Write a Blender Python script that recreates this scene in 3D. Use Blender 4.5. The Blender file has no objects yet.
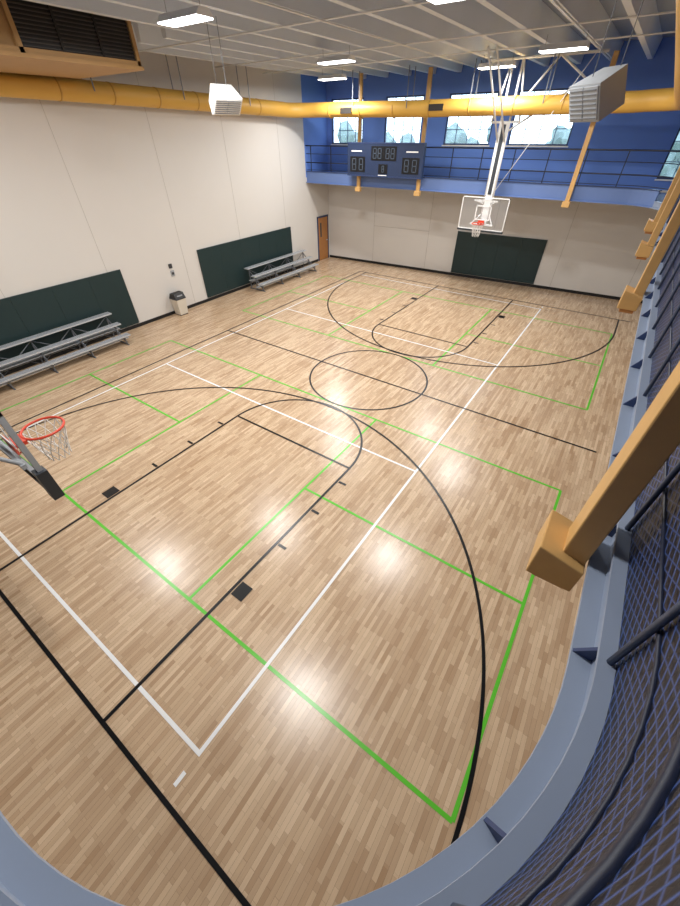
import bpy, bmesh, math, random
from mathutils import Vector, Matrix
random.seed(4)
S=0.3048
scene=bpy.context.scene
scene.view_settings.view_transform='Standard'
scene.view_settings.exposure=0.12

# ---------------------------------------------------------------- materials
def srgb(r,g,b):
    f=lambda c:(c/255/12.92) if c/255<=0.04045 else ((c/255+0.055)/1.055)**2.4
    return (f(r),f(g),f(b),1)
def mat(name,col,rough=.5,metal=0,spec=.5,noise=0,nscale=3,bump=0,bscale=40,emis=None,estr=0,coat=0):
    m=bpy.data.materials.new(name);m.use_nodes=True;nt=m.node_tree;bs=nt.nodes["Principled BSDF"]
    bs.inputs["Base Color"].default_value=col;bs.inputs["Roughness"].default_value=rough
    bs.inputs["Metallic"].default_value=metal;bs.inputs["Specular IOR Level"].default_value=spec
    tc=nt.nodes.new("ShaderNodeTexCoord")
    if noise>0:
        n=nt.nodes.new("ShaderNodeTexNoise");n.inputs["Scale"].default_value=nscale;n.inputs["Detail"].default_value=5
        nt.links.new(tc.outputs["Object"],n.inputs["Vector"])
        mx=nt.nodes.new("ShaderNodeMix");mx.data_type='RGBA'
        mx.inputs[6].default_value=tuple(c*(1-noise) for c in col[:3])+(1,)
        mx.inputs[7].default_value=tuple(min(1,c*(1+noise)) for c in col[:3])+(1,)
        nt.links.new(n.outputs["Fac"],mx.inputs[0]);nt.links.new(mx.outputs[2],bs.inputs["Base Color"])
    if bump>0:
        n=nt.nodes.new("ShaderNodeTexNoise");n.inputs["Scale"].default_value=bscale
        nt.links.new(tc.outputs["Object"],n.inputs["Vector"])
        b=nt.nodes.new("ShaderNodeBump");b.inputs["Strength"].default_value=bump;b.inputs["Distance"].default_value=.01
        nt.links.new(n.outputs["Fac"],b.inputs["Height"]);nt.links.new(b.outputs[0],bs.inputs["Normal"])
    if emis: bs.inputs["Emission Color"].default_value=emis;bs.inputs["Emission Strength"].default_value=estr
    if coat: bs.inputs["Coat Weight"].default_value=coat;bs.inputs["Coat Roughness"].default_value=.1
    return m

def floor_mat():
    m=bpy.data.materials.new("maple_strip_floor");m.use_nodes=True;nt=m.node_tree;N=nt.nodes;L=nt.links
    bs=N["Principled BSDF"]
    tc=N.new("ShaderNodeTexCoord");mp=N.new("ShaderNodeMapping");mp.inputs["Rotation"].default_value=(0,0,math.radians(90))
    L.new(tc.outputs["Object"],mp.inputs["Vector"])
    def brick(w,h,off,c1,c2):
        b=N.new("ShaderNodeTexBrick");b.inputs["Scale"].default_value=1;b.inputs["Brick Width"].default_value=w;b.inputs["Row Height"].default_value=h
        b.inputs["Mortar Size"].default_value=.0012;b.inputs["Mortar Smooth"].default_value=.3;b.offset=off;b.offset_frequency=2;b.squash=1
        b.inputs["Color1"].default_value=c1;b.inputs["Color2"].default_value=c2;b.inputs["Mortar"].default_value=srgb(128,104,80)
        L.new(mp.outputs[0],b.inputs["Vector"]);return b
    b1=brick(.40,.057,.37,srgb(219,192,160),srgb(170,138,107))
    b2=brick(.83,.057,.61,srgb(223,198,168),srgb(182,151,119))
    mx=N.new("ShaderNodeMix");mx.data_type='RGBA';mx.inputs[0].default_value=.4
    L.new(b1.outputs["Color"],mx.inputs[6]);L.new(b2.outputs["Color"],mx.inputs[7])
    mp2=N.new("ShaderNodeMapping");mp2.inputs["Scale"].default_value=(70,5,1);L.new(tc.outputs["Object"],mp2.inputs["Vector"])
    n=N.new("ShaderNodeTexNoise");n.inputs["Scale"].default_value=1;n.inputs["Detail"].default_value=4;L.new(mp2.outputs[0],n.inputs["Vector"])
    r=N.new("ShaderNodeMapRange");r.inputs[3].default_value=.88;r.inputs[4].default_value=1.07;L.new(n.outputs["Fac"],r.inputs[0])
    mul=N.new("ShaderNodeMix");mul.data_type='RGBA';mul.blend_type='MULTIPLY';mul.inputs[0].default_value=1
    L.new(mx.outputs[2],mul.inputs[6]);L.new(r.outputs[0],mul.inputs[7])
    L.new(mul.outputs[2],bs.inputs["Base Color"])
    n2=N.new("ShaderNodeTexNoise");n2.inputs["Scale"].default_value=.8;L.new(tc.outputs["Object"],n2.inputs["Vector"])
    rr=N.new("ShaderNodeMapRange");rr.inputs[3].default_value=.2;rr.inputs[4].default_value=.31;L.new(n2.outputs["Fac"],rr.inputs[0]);L.new(rr.outputs[0],bs.inputs["Roughness"])
    bs.inputs["Specular IOR Level"].default_value=.5
    bp=N.new("ShaderNodeBump");bp.inputs["Strength"].default_value=.12;bp.inputs["Distance"].default_value=.004
    L.new(b1.outputs["Fac"],bp.inputs["Height"]);bp.invert=True;L.new(bp.outputs[0],bs.inputs["Normal"])
    return m

def mesh_mat():
    m=bpy.data.materials.new("woven_guard_mesh");m.use_nodes=True;nt=m.node_tree;N=nt.nodes;L=nt.links;bs=N["Principled BSDF"]
    uv=N.new("ShaderNodeUVMap");sp=N.new("ShaderNodeSeparateXYZ");L.new(uv.outputs[0],sp.inputs[0])
    def math_(op,a,b=None):
        n=N.new("ShaderNodeMath");n.operation=op
        for i,x in enumerate((a,b)):
            if x is None: continue
            if hasattr(x,'links'): L.new(x,n.inputs[i])
            else: n.inputs[i].default_value=x
        return n.outputs[0]
    # diamond weave: two families of diagonal wires
    a=math_('MULTIPLY',sp.outputs[0],10.0);c=math_('MULTIPLY',sp.outputs[1],17.0)
    w1=math_('PINGPONG',math_('ADD',a,c),.5);w2=math_('PINGPONG',math_('SUBTRACT',a,c),.5)
    f=math_('MAXIMUM',w1,math_('MULTIPLY',w2,.88))
    ramp=N.new("ShaderNodeValToRGB");L.new(f,ramp.inputs[0])
    ramp.color_ramp.elements[0].position=.33;ramp.color_ramp.elements[0].color=srgb(8,13,30)
    ramp.color_ramp.elements[1].position=.46;ramp.color_ramp.elements[1].color=srgb(58,82,140)
    L.new(ramp.outputs[0],bs.inputs["Base Color"]);bs.inputs["Roughness"].default_value=.45
    b=N.new("ShaderNodeBump");b.inputs["Strength"].default_value=.8;b.inputs["Distance"].default_value=.015;L.new(f,b.inputs["Height"]);L.new(b.outputs[0],bs.inputs["Normal"])
    return m

M=dict(
 floor=floor_mat(), mesh=mesh_mat(),
 cream=mat("cream_wall_paint",srgb(216,212,206),.75,noise=.03,nscale=.7,bump=.05),
 creamd=mat("wall_joint",srgb(186,181,173),.8),
 blue=mat("blue_wall_paint",srgb(102,138,212),.7,noise=.03,nscale=1),
 ceil=mat("ceiling_concrete_shaded",srgb(150,160,176),.85,noise=.06,nscale=1.2),  # white ceiling darkened: shade of the recesses between beams is in the colour
 beam=mat("ceiling_beam_concrete",srgb(214,220,228),.85,noise=.06,nscale=1.2),  # lighter than the slab, so beams read as lit against shaded recesses
 black=mat("black_line_paint",srgb(16,16,18),.3), white=mat("white_line_paint",srgb(240,240,240),.3), green=mat("green_line_paint",srgb(96,194,54),.3),
 base=mat("black_vinyl",srgb(20,20,22),.5),
 pad=mat("dark_green_vinyl",srgb(20,46,48),.5,noise=.1,nscale=2),
 alu=mat("brushed_aluminium",srgb(205,209,214),.35,metal=.35,noise=.06,nscale=8),
 steel=mat("galvanised_frame",srgb(120,124,130),.45,metal=.4),
 duct=mat("yellow_duct_paint",srgb(212,166,74),.5,noise=.05,nscale=2),
 ductd=mat("duct_band",srgb(190,144,60),.5),
 grille=mat("dark_grille",srgb(34,29,25),.6), slat=mat("louver_slat",srgb(70,62,54),.55),
 tanbox=mat("tan_plenum",srgb(180,140,88),.6,noise=.06),
 wood=mat("glulam_wood",srgb(202,160,100),.5,noise=.12,nscale=6),
 woodd=mat("oak_door_veneer",srgb(172,118,66),.5,noise=.12,nscale=5),
 fascia=mat("blue_grey_steel",srgb(140,152,172),.5,noise=.05,nscale=3),
 fasciam=mat("blue_steel",srgb(98,122,172),.5,noise=.05,nscale=3),
 fasciad=mat("navy_steel",srgb(44,60,98),.45),
 rail=mat("navy_rail",srgb(24,32,54),.4),
 stanch=mat("grey_blue_stanchion",srgb(64,78,104),.4),
 deck=mat("track_rubber",srgb(50,70,110),.7,noise=.1,nscale=9),
 offw=mat("white_enamel",srgb(236,236,234),.4), grey=mat("grey_plastic",srgb(160,164,168),.5), dark=mat("dark_grey",srgb(50,54,60),.5),
 orange=mat("orange_rim",srgb(206,66,40),.4),
 net=mat("net_cord",srgb(228,224,218),.8),
 score=mat("scoreboard_navy",srgb(34,50,82),.5), digit=mat("dark_digit",srgb(12,14,20),.4), led=mat("unlit_led",srgb(74,86,102),.4),
 trash=mat("beige_plastic",srgb(214,206,190),.5),
 lamp=mat("lamp_diffuser",(1,1,1,1),.5,emis=(1,.98,.95,1),estr=9),
 leaf=mat("tree_foliage",srgb(122,136,132),.9,noise=.5,nscale=1.5), grass=mat("grass",srgb(120,140,110),.9,noise=.2),
)
g=bpy.data.materials.new("clear_glass");g.use_nodes=True;b=g.node_tree.nodes["Principled BSDF"];b.inputs["Base Color"].default_value=(.9,.95,1,1);b.inputs["Roughness"].default_value=.05;b.inputs["Alpha"].default_value=.07;M['glass']=g

# ---------------------------------------------------------------- builder (feet in, metres out)
class B:
    def __init__(s,name): s.name=name;s.bm=bmesh.new();s.mats=[];s.uv=None
    def mi(s,k):
        if k not in s.mats: s.mats.append(k)
        return s.mats.index(k)
    def face(s,vs,k,smooth=False):
        vv=[s.bm.verts.new(v) for v in vs]
        f=s.bm.faces.new(vv);f.material_index=s.mi(k);f.smooth=smooth;return f
    def box(s,a,b,k):
        x0,y0,z0=[min(p,q) for p,q in zip(a,b)];x1,y1,z1=[max(p,q) for p,q in zip(a,b)]
        co=[Vector((x,y,z)) for z in (z0,z1) for y in (y0,y1) for x in (x0,x1)]
        vs=[s.bm.verts.new(v) for v in co];i=s.mi(k)
        for q in ((0,2,3,1),(4,5,7,6),(0,1,5,4),(2,6,7,3),(0,4,6,2),(1,3,7,5)):
            f=s.bm.faces.new([vs[j] for j in q]);f.material_index=i
    def prism(s,pts,axis_vec,k):
        a=[Vector(p) for p in pts];d=Vector(axis_vec);n=len(a);i=s.mi(k)
        v0=[s.bm.verts.new(p) for p in a];v1=[s.bm.verts.new(p+d) for p in a]
        s.bm.faces.new(v0[::-1]).material_index=i;s.bm.faces.new(v1).material_index=i
        for j in range(n): s.bm.faces.new([v0[j],v0[(j+1)%n],v1[(j+1)%n],v1[j]]).material_index=i
    def cyl(s,p0,p1,r,k,seg=10,r1=None,caps=True):
        s.tube([p0,p1],r,k,seg,caps,radii=[r,r if r1 is None else r1])
    def tube(s,path,r,k,seg=8,caps=True,radii=None,closed=False):
        P=[Vector(p) for p in path];n=len(P);i=s.mi(k);rings=[]
        prev=None
        for j in range(n):
            if closed: t=(P[(j+1)%n]-P[j-1])
            else: t=P[min(j+1,n-1)]-P[max(j-1,0)]
            t.normalize()
            if prev is None:
                up=Vector((0,0,1)) if abs(t.z)<.9 else Vector((1,0,0));a=t.cross(up).normalized()
            else:
                a=(prev-t*prev.dot(t)).normalized()
            prev=a;b=t.cross(a);rr=radii[j] if radii else r
            rings.append([s.bm.verts.new(P[j]+a*rr*math.cos(2*math.pi*q/seg)+b*rr*math.sin(2*math.pi*q/seg)) for q in range(seg)])
        m=n if closed else n-1
        for j in range(m):
            A=rings[j];C=rings[(j+1)%n]
            for q in range(seg):
                f=s.bm.faces.new([A[q],A[(q+1)%seg],C[(q+1)%seg],C[q]]);f.material_index=i;f.smooth=True
        if caps and not closed:
            s.bm.faces.new(rings[0][::-1]).material_index=i;s.bm.faces.new(rings[-1]).material_index=i
    def sheet(s,path,k,z0,z1,uv=False):
        i=s.mi(k);d=0;lay=s.bm.loops.layers.uv.verify() if uv else None
        for a,b in zip(path[:-1],path[1:]):
            l=(Vector(b)-Vector(a)).length
            vs=[s.bm.verts.new((a[0],a[1],z0)),s.bm.verts.new((b[0],b[1],z0)),s.bm.verts.new((b[0],b[1],z1)),s.bm.verts.new((a[0],a[1],z1))]
            f=s.bm.faces.new(vs);f.material_index=i
            if uv:
                for lp,c in zip(f.loops,((d,z0),(d+l,z0),(d+l,z1),(d,z1))): lp[lay].uv=(c[0]*S,c[1]*S)
            d+=l
    def strip(s,path,w,z,k,closed=False):
        P=[Vector((p[0],p[1])) for p in path];n=len(P);i=s.mi(k);L=[];R=[]
        for j in range(n):
            if closed: t=P[(j+1)%n]-P[j-1]
            else: t=P[min(j+1,n-1)]-P[max(j-1,0)]
            t.normalize();nn=Vector((-t.y,t.x))*w/2
            L.append(s.bm.verts.new((P[j].x+nn.x,P[j].y+nn.y,z)));R.append(s.bm.verts.new((P[j].x-nn.x,P[j].y-nn.y,z)))
        for j in range(n if closed else n-1):
            q=(j+1)%n;f=s.bm.faces.new([R[j],R[q],L[q],L[j]]);f.material_index=i
    def sweep(s,prof,path,norms,k,closed=True):
        i=s.mi(k);rings=[]
        for (x,y),(nx,ny) in zip(path,norms):
            rings.append([s.bm.verts.new((x+nx*d,y+ny*d,z)) for d,z in prof])
        m=len(prof)
        for A,C in zip(rings[:-1],rings[1:]):
            for q in range(m if closed else m-1):
                f=s.bm.faces.new([A[q],A[(q+1)%m],C[(q+1)%m],C[q]]);f.material_index=i
        if closed:
            s.bm.faces.new(rings[0]).material_index=i;s.bm.faces.new(rings[-1][::-1]).material_index=i
    def done(s,mtx=None,bevel=0,parent=None):
        if mtx is not None: bmesh.ops.transform(s.bm,matrix=mtx,verts=s.bm.verts)
        bmesh.ops.scale(s.bm,vec=(S,S,S),verts=s.bm.verts)
        bmesh.ops.recalc_face_normals(s.bm,faces=s.bm.faces)
        me=bpy.data.meshes.new(s.name)
        s.bm.to_mesh(me);s.bm.free()
        for k in s.mats: me.materials.append(M[k])
        o=bpy.data.objects.new(s.name,me);bpy.context.collection.objects.link(o)
        if parent is not None: o.parent=parent
        if bevel:
            md=o.modifiers.new("bevel","BEVEL");md.width=bevel*S;md.segments=2;md.limit_method='ANGLE'
        return o
def arc(cx,cy,r,a0,a1,n=32):
    return [(cx+r*math.cos(math.radians(a0+(a1-a0)*i/n)),cy+r*math.sin(math.radians(a0+(a1-a0)*i/n))) for i in range(n+1)]

XL=-31.6; XR=27; YN=-39; ZC=26.6; ZD=13.3; ZB=25.0
FAR0=(XL,36.9); FANG=math.atan(.071)
FM=Matrix.Translation((FAR0[0],FAR0[1],0))@Matrix.Rotation(FANG,4,'Z')
def yfar(x): return 36.9+(x-XL)*.071

# ---------------------------------------------------------------- room shell
b=B("floor");b.face([(XL,YN,0),(XR,YN,0),(XR,yfar(XR),0),(XL,yfar(XL),0)],'floor');b.done()
b=B("wall_left")
b.box((XL-.6,YN,0),(XL,30.6,ZC),'cream');b.box((XL-.6,30.6,0),(XL,37,ZD),'cream');b.box((XL-.6,30.6,ZD),(XL,37,ZC),'blue')
for y in (-28,-17.5,-7,3.5,14,24.5): b.box((XL,y,.4),(XL+.015,y+.04,ZC),'creamd')
b.done()
b=B("wall_right");b.box((XR,YN,0),(XR+.6,yfar(XR)+.6,ZD),'cream');b.box((XR,YN,ZD),(XR+.6,yfar(XR)+.6,ZC),'blue');b.done()
b=B("wall_near");b.box((XL-.6,YN-.6,0),(XR+.6,YN,ZD),'cream');b.box((XL-.6,YN-.6,ZD),(XR+.6,YN,ZC),'blue');b.done()
wins=[(.9,6.8,17.5,23),(10.6,16.7,17.5,23),(20.4,27.1,17.5,23),(29.6,37.3,17.5,23),(48.6,55,14.4,20.5)]
b=B("wall_far");b.box((-.6,0,0),(59.2,.6,ZD),'cream')
u=-.6
for (a,c,z0,z1) in wins:
    b.box((u,0,ZD),(a,.6,ZC),'blue');b.box((a,0,ZD),(c,.6,z0),'blue');b.box((a,0,z1),(c,.6,ZC),'blue');u=c
b.box((u,0,ZD),(59.2,.6,ZC),'blue')
for uu in (9.6,20,30.5,41,51): b.box((uu,-.015,.4),(uu+.06,0,12.6),'creamd')
b.box((9.6,-.015,6.2),(20,0,6.26),'creamd')
b.done(FM)
b=B("baseboard_left");b.box((XL,YN,0),(XL+.06,33,.4),'base');b.done()
b=B("baseboard_far");b.box((0,-.06,0),(58,0,.4),'base');b.done(FM)
for n,(a,c,z0,z1) in enumerate(wins):
    b=B("window_%d"%(n+1));w=c-a
    for (p,q) in (((a,.1,z0),(a+.18,.45,z1)),((c-.18,.1,z0),(c,.45,z1)),((a,.1,z0),(c,.45,z0+.18)),((a,.1,z1-.18),(c,.45,z1))): b.box(p,q,'fasciad')
    for i in (1,2,3):
        x=a+w*i/4;b.box((x-.04,.18,z0),(x+.04,.32,z1),'fasciad')
    for zz in (z0+1.7,z0+3.6): b.box((a,.18,zz-.04),(c,.32,zz+.04),'fasciad')
    b.box((a-.15,-.12,z0-.15),(c+.15,.1,z0),'offw')
    b.box((a+.1,.25,z0+.1),(c-.1,.27,z1-.1),'glass')
    b.done(FM)
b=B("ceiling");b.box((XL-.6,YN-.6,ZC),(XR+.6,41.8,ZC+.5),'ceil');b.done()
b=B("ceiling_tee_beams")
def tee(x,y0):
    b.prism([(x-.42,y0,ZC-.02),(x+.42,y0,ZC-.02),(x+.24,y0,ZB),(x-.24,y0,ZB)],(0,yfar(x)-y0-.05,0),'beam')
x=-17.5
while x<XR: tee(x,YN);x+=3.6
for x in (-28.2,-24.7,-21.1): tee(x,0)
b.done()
# door
b=B("door_1");X=XL+.02;b.box((X,33.1,0),(X+.12,33.35,7.3),'fasciad');b.box((X,36.2,0),(X+.12,36.45,7.3),'fasciad');b.box((X,33.1,7.1),(X+.12,36.45,7.35),'fasciad')
b.box((X,33.35,.05),(X+.08,36.2,7.1),'woodd');b.box((X+.08,33.9,4),(X+.1,34.3,6.3),'dark');b.cyl((X+.08,35.9,3.3),(X+.25,35.9,3.3),.06,'alu');b.cyl((X+.25,35.9,3.3),(X+.25,35.5,3.3),.05,'alu');b.done()

# ---------------------------------------------------------------- court lines
W=.17
b=B("court_lines_green");z=.010
for s in (-1,1):
    y0,y1=6*s,26*s
    b.strip([(-24.5,y0),(19.5,y0)],W,z,'green');b.strip([(-24.5,y1),(19.5,y1)],W,z,'green')
    for xx in (-24.5,-9.5,4.5,19.5): b.strip([(xx,y0),(xx,y1)],W,z+.001,'green')
    b.strip([(4.5,16*s),(19.5,16*s)],W,z+.002,'green');b.strip([(-9.5,16*s),(-24.5,16*s)],W,z+.002,'green')
b.done()
b=B("court_lines_white");z=.016;wl,wr=-19.77,10.27
for yy in (-30,-10,10,30): b.strip([(wl,yy),(wr,yy)],W,z,'white')
for xx in (wl,wr):
    b.strip([(xx,-30.08),(xx,30.08)],W,z+.001,'white')
    for s in (-1,1): b.strip([(xx,30.7*s),(xx,31.2*s)],W,z,'white')
b.done()
b=B("court_lines_black");z=.022;Lc=31.68
b.strip([(-21,-Lc),(-21,Lc)],W,z,'black')
b.strip([(-21,0),(21,0)],W,z+.001,'black');b.strip(arc(0,0,6,0,360,72)[:-1],W,z+.002,'black',closed=True)
for s in (-1,1):
    b.strip([(-21.08,s*Lc),(21.08,s*Lc)],W,z+.001,'black')
    for q in (-1,1):
        b.strip([(6*q,s*Lc),(6*q,s*12.5)],W,z+.002,'black')
        b.strip([(19.75*q,s*Lc),(19.75*q,s*26.43)],W,z+.003,'black')
        b.box((6.15*q,s*24.5,z),(6.95*q,s*23.6,z+.003),'black')
        for m_ in (20.6,17.3,14.1): b.box((6.15*q,s*(m_-.09),z),(6.75*q,s*(m_+.09),z+.003),'black')
    b.strip([(-6.08,s*12.5),(6.08,s*12.5)],W,z+.004,'black')
    a0,a1=(0,180) if s<0 else (180,360)
    b.strip(arc(0,s*12.5,6,a0,a1,40),W,z+.003,'black')
    b.strip(arc(0,s*26.43,19.75,a0,a1,80),W,z+.005,'black')
b.done()

# ---------------------------------------------------------------- wall pads
def padL(y0,y1,z0,z1):
    b=B("wall_pad");n=max(1,round((y1-y0)/3.9));w=(y1-y0)/n
    for i in range(n): b.box((XL+.02,y0+i*w+.004,z0),(XL+.2,y0+(i+1)*w-.004,z1),'pad')
    return b.done(bevel=.015)
padL(-29,-5.5,.55,6.9);padL(5.8,25.5,.55,6.9)
b=B("wall_pad");n=4;w=13.6/n
for i in range(n): b.box((25.0+i*w+.004,-.2,.5),(25.0+(i+1)*w-.004,-.02,6.7),'pad')
b.done(FM,bevel=.015)

# ---------------------------------------------------------------- bleachers
def bleacher(y0,y1):
    b=B("aluminium_bleacher")
    seats=[(-27.9,1.15),(-29.2,2.15),(-30.5,3.1)]
    for x,zz in seats:
        b.box((x-.42,y0,zz-.13),(x+.42,y1,zz),'alu')
        for q in (-.2,0,.2): b.box((x+q-.015,y0,zz),(x+q+.015,y1,zz+.012),'steel')
    for x,zz in ((-28.55,.62),(-29.85,1.45)):
        b.box((x-.36,y0,zz-.1),(x+.36,y1,zz),'alu')
    n=max(2,round((y1-y0)/5)+1)
    for i in range(n):
        y=y0+.6+(y1-y0-1.2)*i/(n-1)
        for x,zz in seats: b.box((x-.06,y-.06,.08),(x+.06,y+.06,zz-.13),'steel')
        b.box((-30.8,y-.07,0),(-27.5,y+.07,.12),'steel')
        b.cyl((-27.7,y,.15),(-30.6,y,2.8),.06,'steel',6)
        b.box((-30.6,y-.05,1.25),(-28.6,y+.05,1.35),'steel')
        if i<n-1:
            y2=y0+.6+(y1-y0-1.2)*(i+1)/(n-1)
            b.cyl((-30.5,y,.2),(-30.5,y2,2.8),.04,'steel',6);b.cyl((-30.5,y2,.2),(-30.5,y,2.8),.04,'steel',6)
    return b.done()
bleacher(-26.5,-9.0);bleacher(13.2,27.8)

# trash can
b=B("trash_can");cx,cy=-30.7,.4
b.box((cx-.58,cy-.58,0),(cx+.58,cy+.58,.1),'base')
v=[]
for zz,h in ((.1,.6),(2.1,.72)): v.append([(cx-h,cy-h,zz),(cx+h,cy-h,zz),(cx+h,cy+h,zz),(cx-h,cy+h,zz)])
for i in range(4): b.face([v[0][i],v[0][(i+1)%4],v[1][(i+1)%4],v[1][i]],'trash')
b.box((cx-.76,cy-.76,2.1),(cx+.76,cy+.76,2.25),'dark')
b.prism([(cx-.74,cy-.74,2.25),(cx+.74,cy-.74,2.25),(cx+.4,cy-.74,2.85),(cx-.4,cy-.74,2.85)],(0,1.48,0),'base')
b.box((cx+.45,cy-.4,2.35),(cx+.62,cy+.4,2.6),'grey')
b.done()
b=B("wall_switch_plate");b.box((XL+.02,1.0,4.6),(XL+.1,1.5,5.3),'grey');b.box((XL+.02,.95,5.6),(XL+.14,1.4,6.1),'dark');b.box((XL+.1,1.1,4.8),(XL+.13,1.4,5.1),'dark');b.done()

# ---------------------------------------------------------------- running track deck
path=[];norm=[]
RC=5.9;YE=-31.35;CX=18.6-RC;CY=YE+RC
def addp(x,y,nx,ny): path.append((x,y));norm.append((nx,ny))
for x in (XL+.02,-20,-10,0,10,14.6): addp(x,30.5,0,1)
for i in range(1,12):
    a=math.radians(90-90*i/12);addp(14.6+4*math.cos(a),26.5+4*math.sin(a),math.cos(a),math.sin(a))
for y in (26.5,20,10,0,-10,-20,CY): addp(18.6,y,1,0)
for i in range(1,24):
    a=math.radians(-90*i/24);addp(CX+RC*math.cos(a),CY+RC*math.sin(a),math.cos(a),math.sin(a))
for x in (CX,0,-15,XL+.02): addp(x,YE,0,-1)
NF=12
b=B("running_track_deck")
b.sweep([(0,12.6),(.4,12.6),(.4,12.68),(0,12.68)],path[:NF],norm[:NF],'fasciam')
b.sweep([(.3,12.6),(.4,12.6),(.4,14.1),(.3,14.1)],path[:NF],norm[:NF],'fasciam')
b.sweep([(.2,14.1),(.6,14.1),(.6,14.18),(.2,14.18)],path[:NF],norm[:NF],'fasciad')
b.sweep([(0,12.6),(.4,12.6),(.4,12.68),(0,12.68)],path[NF-1:],norm[NF-1:],'fascia')
b.sweep([(.3,12.6),(.4,12.6),(.4,13.15),(.3,13.15)],path[NF-1:],norm[NF-1:],'fascia')
b.sweep([(.2,13.15),(.52,13.15),(.52,13.22),(.2,13.22)],path[NF-1:],norm[NF-1:],'fascia')
i=b.mi('deck')
def outer(x,y,n):
    if n[0]>.02 and n[1]>.02: t=min((XR-.02-x)/n[0],(yfar(XR)-1-y)/n[1])
    elif n[0]>.02 and n[1]<-.02: t=min((XR-.02-x)/n[0],(YN+.02-y)/n[1])
    elif n[0]>.5: t=XR-.02-x
    elif n[1]>0: return (x,yfar(x)-.03)
    else: t=y-YN-.02
    return (x+n[0]*t,y+n[1]*t)
rings=[]
for (x,y),n in zip(path,norm):
    ox,oy=outer(x,y,n);ax,ay=x+n[0]*.42,y+n[1]*.42
    rings.append([b.bm.verts.new(q) for q in ((ax,ay,12.75),(ox,oy,12.75),(ox,oy,13.1),(ax,ay,13.1))])
for A,C in zip(rings[:-1],rings[1:]):
    for q in range(4): b.bm.faces.new([A[q],A[(q+1)%4],C[(q+1)%4],C[q]]).material_index=i
for y in [-25.2+2.9*j for j in range(18)]:
    b.prism([(18.62,y,12.68),(18.9,y,12.68),(18.9,y,13.15)],(0,.06,0),'fasciad')
for a in (-25,-50):
    a=math.radians(a);c,s_=math.cos(a),math.sin(a)
    b.prism([(CX+(RC+.02)*c,CY+(RC+.02)*s_,12.68),(CX+(RC+.3)*c,CY+(RC+.3)*s_,12.68),(CX+(RC+.3)*c,CY+(RC+.3)*s_,13.15)],(-s_*.06,c*.06,0),'fasciad')
deck=b.done()
b=B("track_guard_railing")
def off(d,i0=0,i1=None): return [(x+n[0]*d,y+n[1]*d) for (x,y),n in list(zip(path,norm))[i0:i1]]
for zz,r in ((14.35,.035),(15.3,.07),(16.4,.04),(17.4,.08)):
    b.tube([(x,y,zz) for x,y in off(.42)],r,'rail',8)
for x in [XL+1+4*j for j in range(12)]: b.box((x-.05,30.85,14.1),(x+.05,30.97,17.4),'rail')
for y in [-25.4+2.9*j for j in range(18)]: b.cyl((18.95,y,13.1),(18.95,y,17.4),.05,'stanch',8)
for a in (-33,-80):
    a=math.radians(a);b.cyl((CX+(RC+.35)*math.cos(a),CY+(RC+.35)*math.sin(a),13.1),(CX+(RC+.35)*math.cos(a),CY+(RC+.35)*math.sin(a),17.4),.05,'stanch',8)
for x in (12,8,4,0,-6,-12): b.cyl((x,YE-.35,13.1),(x,YE-.35,17.4),.05,'stanch',8)
b.done(parent=deck)
b=B("guard_mesh_panel")
mp_=[(x+n[0]*.43,y+n[1]*.43,0) for (x,y),n in list(zip(path,norm))[17:]]
b.sheet(mp_,'mesh',13.2,17.35,uv=True);b.done(parent=deck)

# wooden posts with brackets
def post_right(y):
    b=B("timber_post")
    b.box((18.12,y-.36,12.0),(18.56,y+.36,24.95),'wood')
    b.prism([(17.7,y-.6,11.9),(18.58,y-.6,11.9),(18.58,y-.6,12.58),(17.7,y-.6,12.8)],(0,1.2,0),'wood')
    b.box((17.85,y-.45,11.7),(18.5,y+.45,11.9),'woodd')
    return b.done(bevel=.03)
for y in (-22.9,-4,9,20): post_right(y)
for x in (-20.9,-10.8,9.0):
    b=B("timber_post");b.box((x-.25,30.1,12.2),(x+.25,30.45,24.95),'wood');b.box((x-.42,29.9,12.0),(x+.42,30.48,12.58),'wood');b.done(bevel=.03)

# ---------------------------------------------------------------- scoreboard
b=B("scoreboard");x0,x1,z0,z1=-22.4,-10.1,14.0,17.9;yf=29.4
b.box((x0,yf,z0),(x1,30.05,z1),'score')
b.box((x0,yf-.05,z1-.15),(x1,yf,z1),'fasciad');b.box((x0,yf-.05,z0),(x1,yf,z0+.15),'fasciad')
def seg7(cx,cz,h,k='led'):
    w=h*.5;t=.1
    for (a,c) in (((-w/2,h/2-t),(w/2,h/2)),((-w/2,-t/2),(w/2,t/2)),((-w/2,-h/2),(w/2,-h/2+t)),((-w/2,0),(-w/2+t,h/2)),((w/2-t,0),(w/2,h/2)),((-w/2,-h/2),(-w/2+t,0)),((w/2-t,-h/2),(w/2,0))):
        b.box((cx+a[0],yf-.06,cz+a[1]),(cx+c[0],yf-.03,cz+c[1]),k)
for (a,c,e,f) in ((-21.9,-19.3,14.5,16.3),(-13.2,-10.6,14.5,16.3),(-18.3,-14.2,15.9,17.5),(-17,-15.5,14.4,15.5)):
    b.box((a,yf-.03,e),(c,yf,f),'digit')
for cx in (-21.2,-20,-12.5,-11.3): seg7(cx,15.4,1.4)
for cx in (-17.7,-16.9,-15.6,-14.8): seg7(cx,16.7,1.2)
seg7(-16.25,14.95,.8)
b.box((-21.7,yf-.04,16.85),(-19.9,yf,17.0),'offw');b.box((-12.7,yf-.04,16.85),(-10.9,yf,17.0),'offw')
b.box((-17.0,yf-.04,14.17),(-15.6,yf,14.27),'offw')
b.done()

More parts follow.
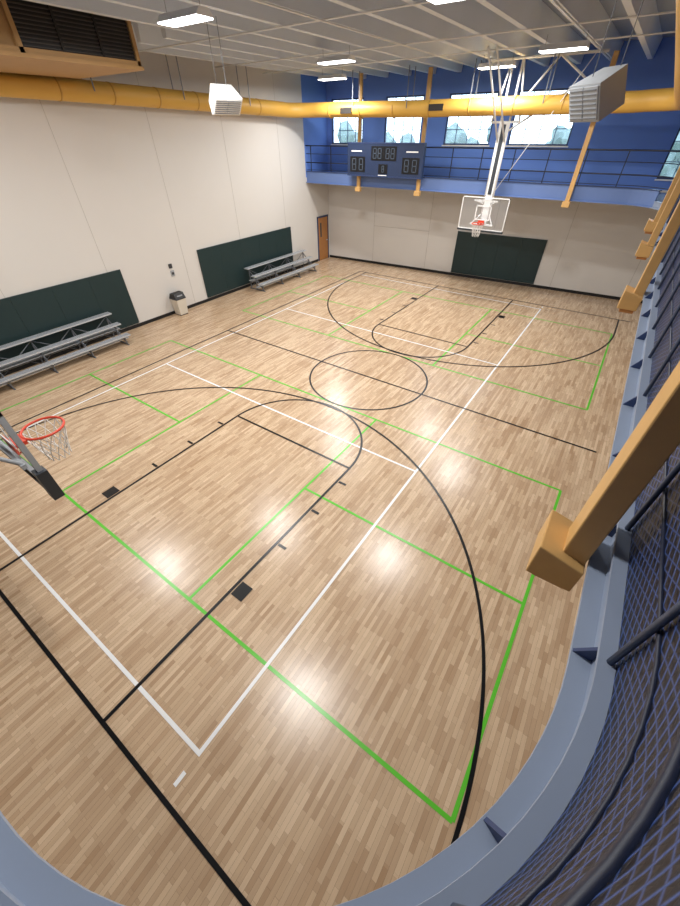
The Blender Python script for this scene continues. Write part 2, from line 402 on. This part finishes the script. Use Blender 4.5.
# ---------------------------------------------------------------- baskets
def basket(s,framek):
    b=B("basketball_hoop")
    Y=27.65*s
    yb=Y+.12*s
    zb,zt=9.1,12.7
    b.box((-2.9,Y,zb+.1),(2.9,Y+.04*s,zt-.1),'glass')
    e=.1 if s>0 else .2
    for (p,q) in (((-3,Y-.05*s,zb),(-3+e,yb,zt)),((3-e,Y-.05*s,zb),(3,yb,zt)),((-3,Y-.05*s,zb),(3,yb,zb+e)),((-3,Y-.05*s,zt-e),(3,yb,zt))): b.box(p,q,framek)
    for (p,q) in (((-1,Y-.03*s,10.3),(-.87,Y,11.8)),((.87,Y-.03*s,10.3),(1,Y,11.8)),((-1,Y-.03*s,10.2),(1,Y,10.33)),((-1,Y-.03*s,11.7),(1,Y,11.83))): b.box(p,q,'offw')
    b.box((-3.05,Y-.1*s,zb-.18),(3.05,yb+.06*s,zb+.02),'dark')
    if s<0:
        b.box((2.7,Y-.12*s,zb-.18),(3.12,yb+.12*s,zb+1.1),'dark')
        b.box((-3.12,Y-.12*s,zb-.18),(-2.7,yb+.12*s,zb+1.1),'dark')
    cy=Y-1.25*s
    b.tube([(x,y,10) for x,y in arc(0,cy,.76,0,360,28)[:-1]],.05,'orange',8,closed=True)
    b.box((-.35,Y-.5*s,9.85),(.35,Y,10.02),'orange');b.box((-.4,Y-.08*s,9.6),(.4,Y,10.2),'orange')
    b.cyl((-.3,Y-.1*s,9.6),(-.25,cy+.7*s,9.97),.03,'orange',6);b.cyl((.3,Y-.1*s,9.6),(.25,cy+.7*s,9.97),.03,'orange',6)
    lv=[(.74,9.97),(.66,9.6),(.56,9.25),(.47,8.9),(.42,8.55)];n=12
    for j in range(4):
        for i in range(n):
            a=2*math.pi*(i+.5*(j%2))/n
            for dd in (-.5,.5):
                a2=a+2*math.pi*dd/n
                b.cyl((lv[j][0]*math.cos(a),cy+lv[j][0]*math.sin(a),lv[j][1]),(lv[j+1][0]*math.cos(a2),cy+lv[j+1][0]*math.sin(a2),lv[j+1][1]),.02,'net',4,caps=False)
    ym=Y+1.1*s
    for x in (-1.4,1.4):
        b.cyl((x,yb,zb+.6),(x*.4,ym,zb+1.6),.08,framek,8);b.cyl((x,yb,zt-.4),(x*.4,ym,zt-.8),.08,framek,8)
    b.box((-1.5,yb,zb+.5),(1.5,yb+.15*s,zb+.7),framek);b.box((-1.5,yb,zt-.5),(1.5,yb+.15*s,zt-.3),framek)
    b.box((-.4,ym-.1,zb+.6),(.4,ym+.12,19.8),'offw' if s>0 else 'dark')
    b.box((-.22,ym-.16,12.9),(.22,ym-.1,19.6),'dark')
    for x in (-.5,.5): b.cyl((x,ym,10),(x,ym,25.0),.12,'offw',8)
    b.cyl((-1.6,ym,19.8),(1.6,ym,19.8),.11,'offw',8)
    b.cyl((-1.6,ym,19.8),(-.6,ym,24.9),.1,'offw',8);b.cyl((1.6,ym,19.8),(.6,ym,24.9),.1,'offw',8)
    b.cyl((.5,ym,20.5),(4.2,ym,24.9),.11,'offw',8)
    b.cyl((.5,ym,19.0),(7.2,ym,23.0),.1,'offw',8);b.cyl((4.2,ym,24.9),(7.2,ym,23.0),.1,'offw',8)
    b.cyl((-3.2,ym,24.88),(8.5,ym,24.88),.12,'offw',8)
    b.cyl((-.4,ym,18),(-.4,ym-9*s,24.9),.1,'offw',8);b.cyl((.4,ym,18),(.4,ym-9*s,24.9),.1,'offw',8)
    b.cyl((.5,ym,13.2),(8.1,26.0*s,24.9),.035,'offw',6)
    return b.done()
basket(1,'offw');basket(-1,'grey')

# ---------------------------------------------------------------- ducts
b=B("supply_duct");r=.8;XD=16.4;YD=27.6
def zl(y): return 22.15+(y+10)*(-.7/34.5)
pth=[(-29.9,y,zl(y)) for y in (-38.5,-20,0,24.1)]+[(x,y,21.4) for x,y in arc(-26.4,24.1,3.5,180,90,10)[1:]]+[(-10,YD,21.15),(5,YD,21.1),(12.5,YD,21.1)]+[(x,y,21.15) for x,y in arc(XD-3.5,24.1,3.5,90,0,10)[1:]]+[(XD,10,21.3),(XD,-5,21.6),(XD,-12,21.7),(XD,-38.5,22)]
b.tube(pth,r,'duct',24)
def ring(c,t,rr=.83):
    t=Vector(t).normalized()*.08;c=Vector(c);b.tube([c-t,c+t],rr,'ductd',24)
for y in range(-36,24,5): ring((-29.9,y,zl(y)),(0,1,0))
for x in range(-24,13,5): ring((x,YD,21.3 if x<-20 else 21.15),(1,0,0))
for x in (-21,-8): b.box((x-.9,YD-.9,20.9),(x+.9,YD-.7,21.5),'grille')
duct=b.done()
b=B("duct_hanger_straps")
for y in range(-33,26,10): b.box((-30.75,y,zl(y)),(-30.7,y+.1,ZC),'steel');b.box((-29.1,y,zl(y)),(-29.05,y+.1,ZC),'steel')
for x in range(-20,12,8): b.box((x,YD-.82,21.2),(x+.1,YD-.78,24.95),'steel');b.box((x,YD+.8,21.2),(x+.1,YD+.84,24.95),'steel')
b.done(parent=duct)
# plenum with grilles
b=B("air_handler_grille_box");X1=-19.6;Ya,Yb=-14.6,-4.1;za,zb_=22.95,26.5
b.box((-29,Ya,za),(X1,Yb,zb_),'tanbox')
b.box((X1,Ya,za),(X1+.25,Yb,za+.28),'tanbox');b.box((X1,Ya,25.95),(X1+.25,Yb,zb_),'tanbox')
for y in (Ya,-12.6,Yb-.25): b.box((X1,y,za),(X1+.25,y+.28,zb_),'tanbox')
b.box((X1,-12.4,za+.28),(X1+.04,Yb-.1,25.95),'grille')
for i in range(14):
    zz=za+.34+i*.2;b.box((X1+.04,-12.3,zz),(X1+.15,Yb-.2,zz+.055),'slat')
for y in (-9.8,-7.0): b.box((X1,y,za+.2),(X1+.2,y+.14,25.95),'grille')
b.box((-29,Ya-1.2,za-.2),(X1+.35,Yb+.1,za),'tanbox')
b.done(parent=duct)

# ---------------------------------------------------------------- speakers
def speaker(c,w,h,d,yaw,k,tilt=25):
    b=B("hanging_speaker");m=Matrix.Translation(c)@Matrix.Rotation(yaw,4,'Z')@Matrix.Rotation(math.radians(tilt),4,'X')
    b.prism([(-w/2,-d/2,-h/2),(w/2,-d/2,-h/2),(w*.36,d/2,-h/2),(-w*.36,d/2,-h/2)],(0,0,h),k)
    b.box((-w/2+.08,-d/2-.06,-h/2+.08),(-.03,-d/2,h/2-.08),k);b.box((.03,-d/2-.06,-h/2+.08),(w/2-.08,-d/2,h/2-.08),k)
    for i in range(7):
        zz=-h/2+.18+i*(h-.36)/6
        b.box((-w/2+.14,-d/2-.09,zz-.03),(w/2-.14,-d/2-.055,zz+.01),'steel')
    for v in b.bm.verts: v.co=m@v.co
    b.cyl((c[0]-.5,c[1],c[2]+.3),(c[0]-.5,c[1],24.95),.02,'steel',5);b.cyl((c[0]+.5,c[1],c[2]+.3),(c[0]+.5,c[1],24.95),.02,'steel',5)
    return b.done()
speaker(Vector((-12,-2.9,20.9)),2.3,1.2,1.2,math.radians(75),'offw',40)
speaker(Vector((13.2,-2.7,20.3)),1.9,1.4,1.5,math.radians(-40),'grey')

# ---------------------------------------------------------------- lights
LT=[(-9.2,-7.5),(-12,11.8),(-20.9,23.6),(6.7,17.5),(-1,25.0),(6,-3.0),(6.9,-21.8),(-16.8,-20.7)]
for (x,y) in LT:
    b=B("high_bay_light");z=24.0
    b.prism([(x-1.8,y-.65,z),(x-1.8,y+.65,z),(x-1.8,y+.35,z+.35),(x-1.8,y-.35,z+.35)],(3.6,0,0),'offw')
    b.box((x-1.75,y-.6,z-.06),(x+1.75,y+.6,z-.01),'lamp')
    for q in (-1.5,1.5):b.cyl((x+q,y,z+.3),(x+q,y,24.96),.015,'steel',5)
    b.done()
    ld=bpy.data.lights.new("lamp","AREA");ld.shape='RECTANGLE';ld.size=3.5*S;ld.size_y=1.2*S;ld.energy=210;ld.color=(1,.985,.965)
    lo=bpy.data.objects.new("high_bay_lamp_light",ld);bpy.context.collection.objects.link(lo);lo.location=(x*S,y*S,(z-.1)*S)
b=B("electrical_conduit")
for (p,q) in (((-31,14,24.9),(26.9,14,24.9)),((-31,2,24.9),(26.9,2,24.9)),((-31,22,24.9),(26,22,24.9)),((-6,-30,24.8),(-6,36,24.8)),((8,-30,24.8),(8,36,24.8))): b.cyl(p,q,.06,'offw',6)
b.done()

# ---------------------------------------------------------------- outdoors
b=B("tree_line")
for i in range(40):
    x=-90+i*5+random.uniform(-2,2);y=120+random.uniform(-12,12);h=12+random.uniform(0,9)
    b.cyl((x,y,0),(x,y,h*.6),.5,'woodd',6)
    for j in range(3):
        rr=random.uniform(2.5,4.5);c=Vector((x+random.uniform(-2,2),y,h-rr*.6-j*4))
        r=bmesh.ops.create_icosphere(b.bm,subdivisions=2,radius=rr,matrix=Matrix.Translation(c))
        mi=b.mi('leaf')
        for v in r['verts']:
            v.co+= (v.co-c)*random.uniform(-.25,.2)
            for f in v.link_faces: f.material_index=mi
b.done()
b=B("outdoor_ground");b.box((-120,45,-1),(140,200,-.1),'grass');b.done()

w=bpy.data.worlds.new("world");scene.world=w;w.use_nodes=True;bg=w.node_tree.nodes["Background"]
bg.inputs[0].default_value=(.58,.78,1,1);bg.inputs[1].default_value=4.5

# ---------------------------------------------------------------- camera
cd=bpy.data.cameras.new("camera");cd.sensor_fit='VERTICAL';cd.sensor_height=36;cd.lens=366.676/906*36;cd.clip_start=.02
co=bpy.data.objects.new("camera",cd);bpy.context.collection.objects.link(co)
mt=Matrix.Rotation(.6104,4,'Z')@Matrix.Rotation(.8512,4,'X')@Matrix.Rotation(-.0068,4,'Z')
co.matrix_world=Matrix.Translation((16.8793*S,-29.2824*S,19.0673*S))@mt
scene.camera=co
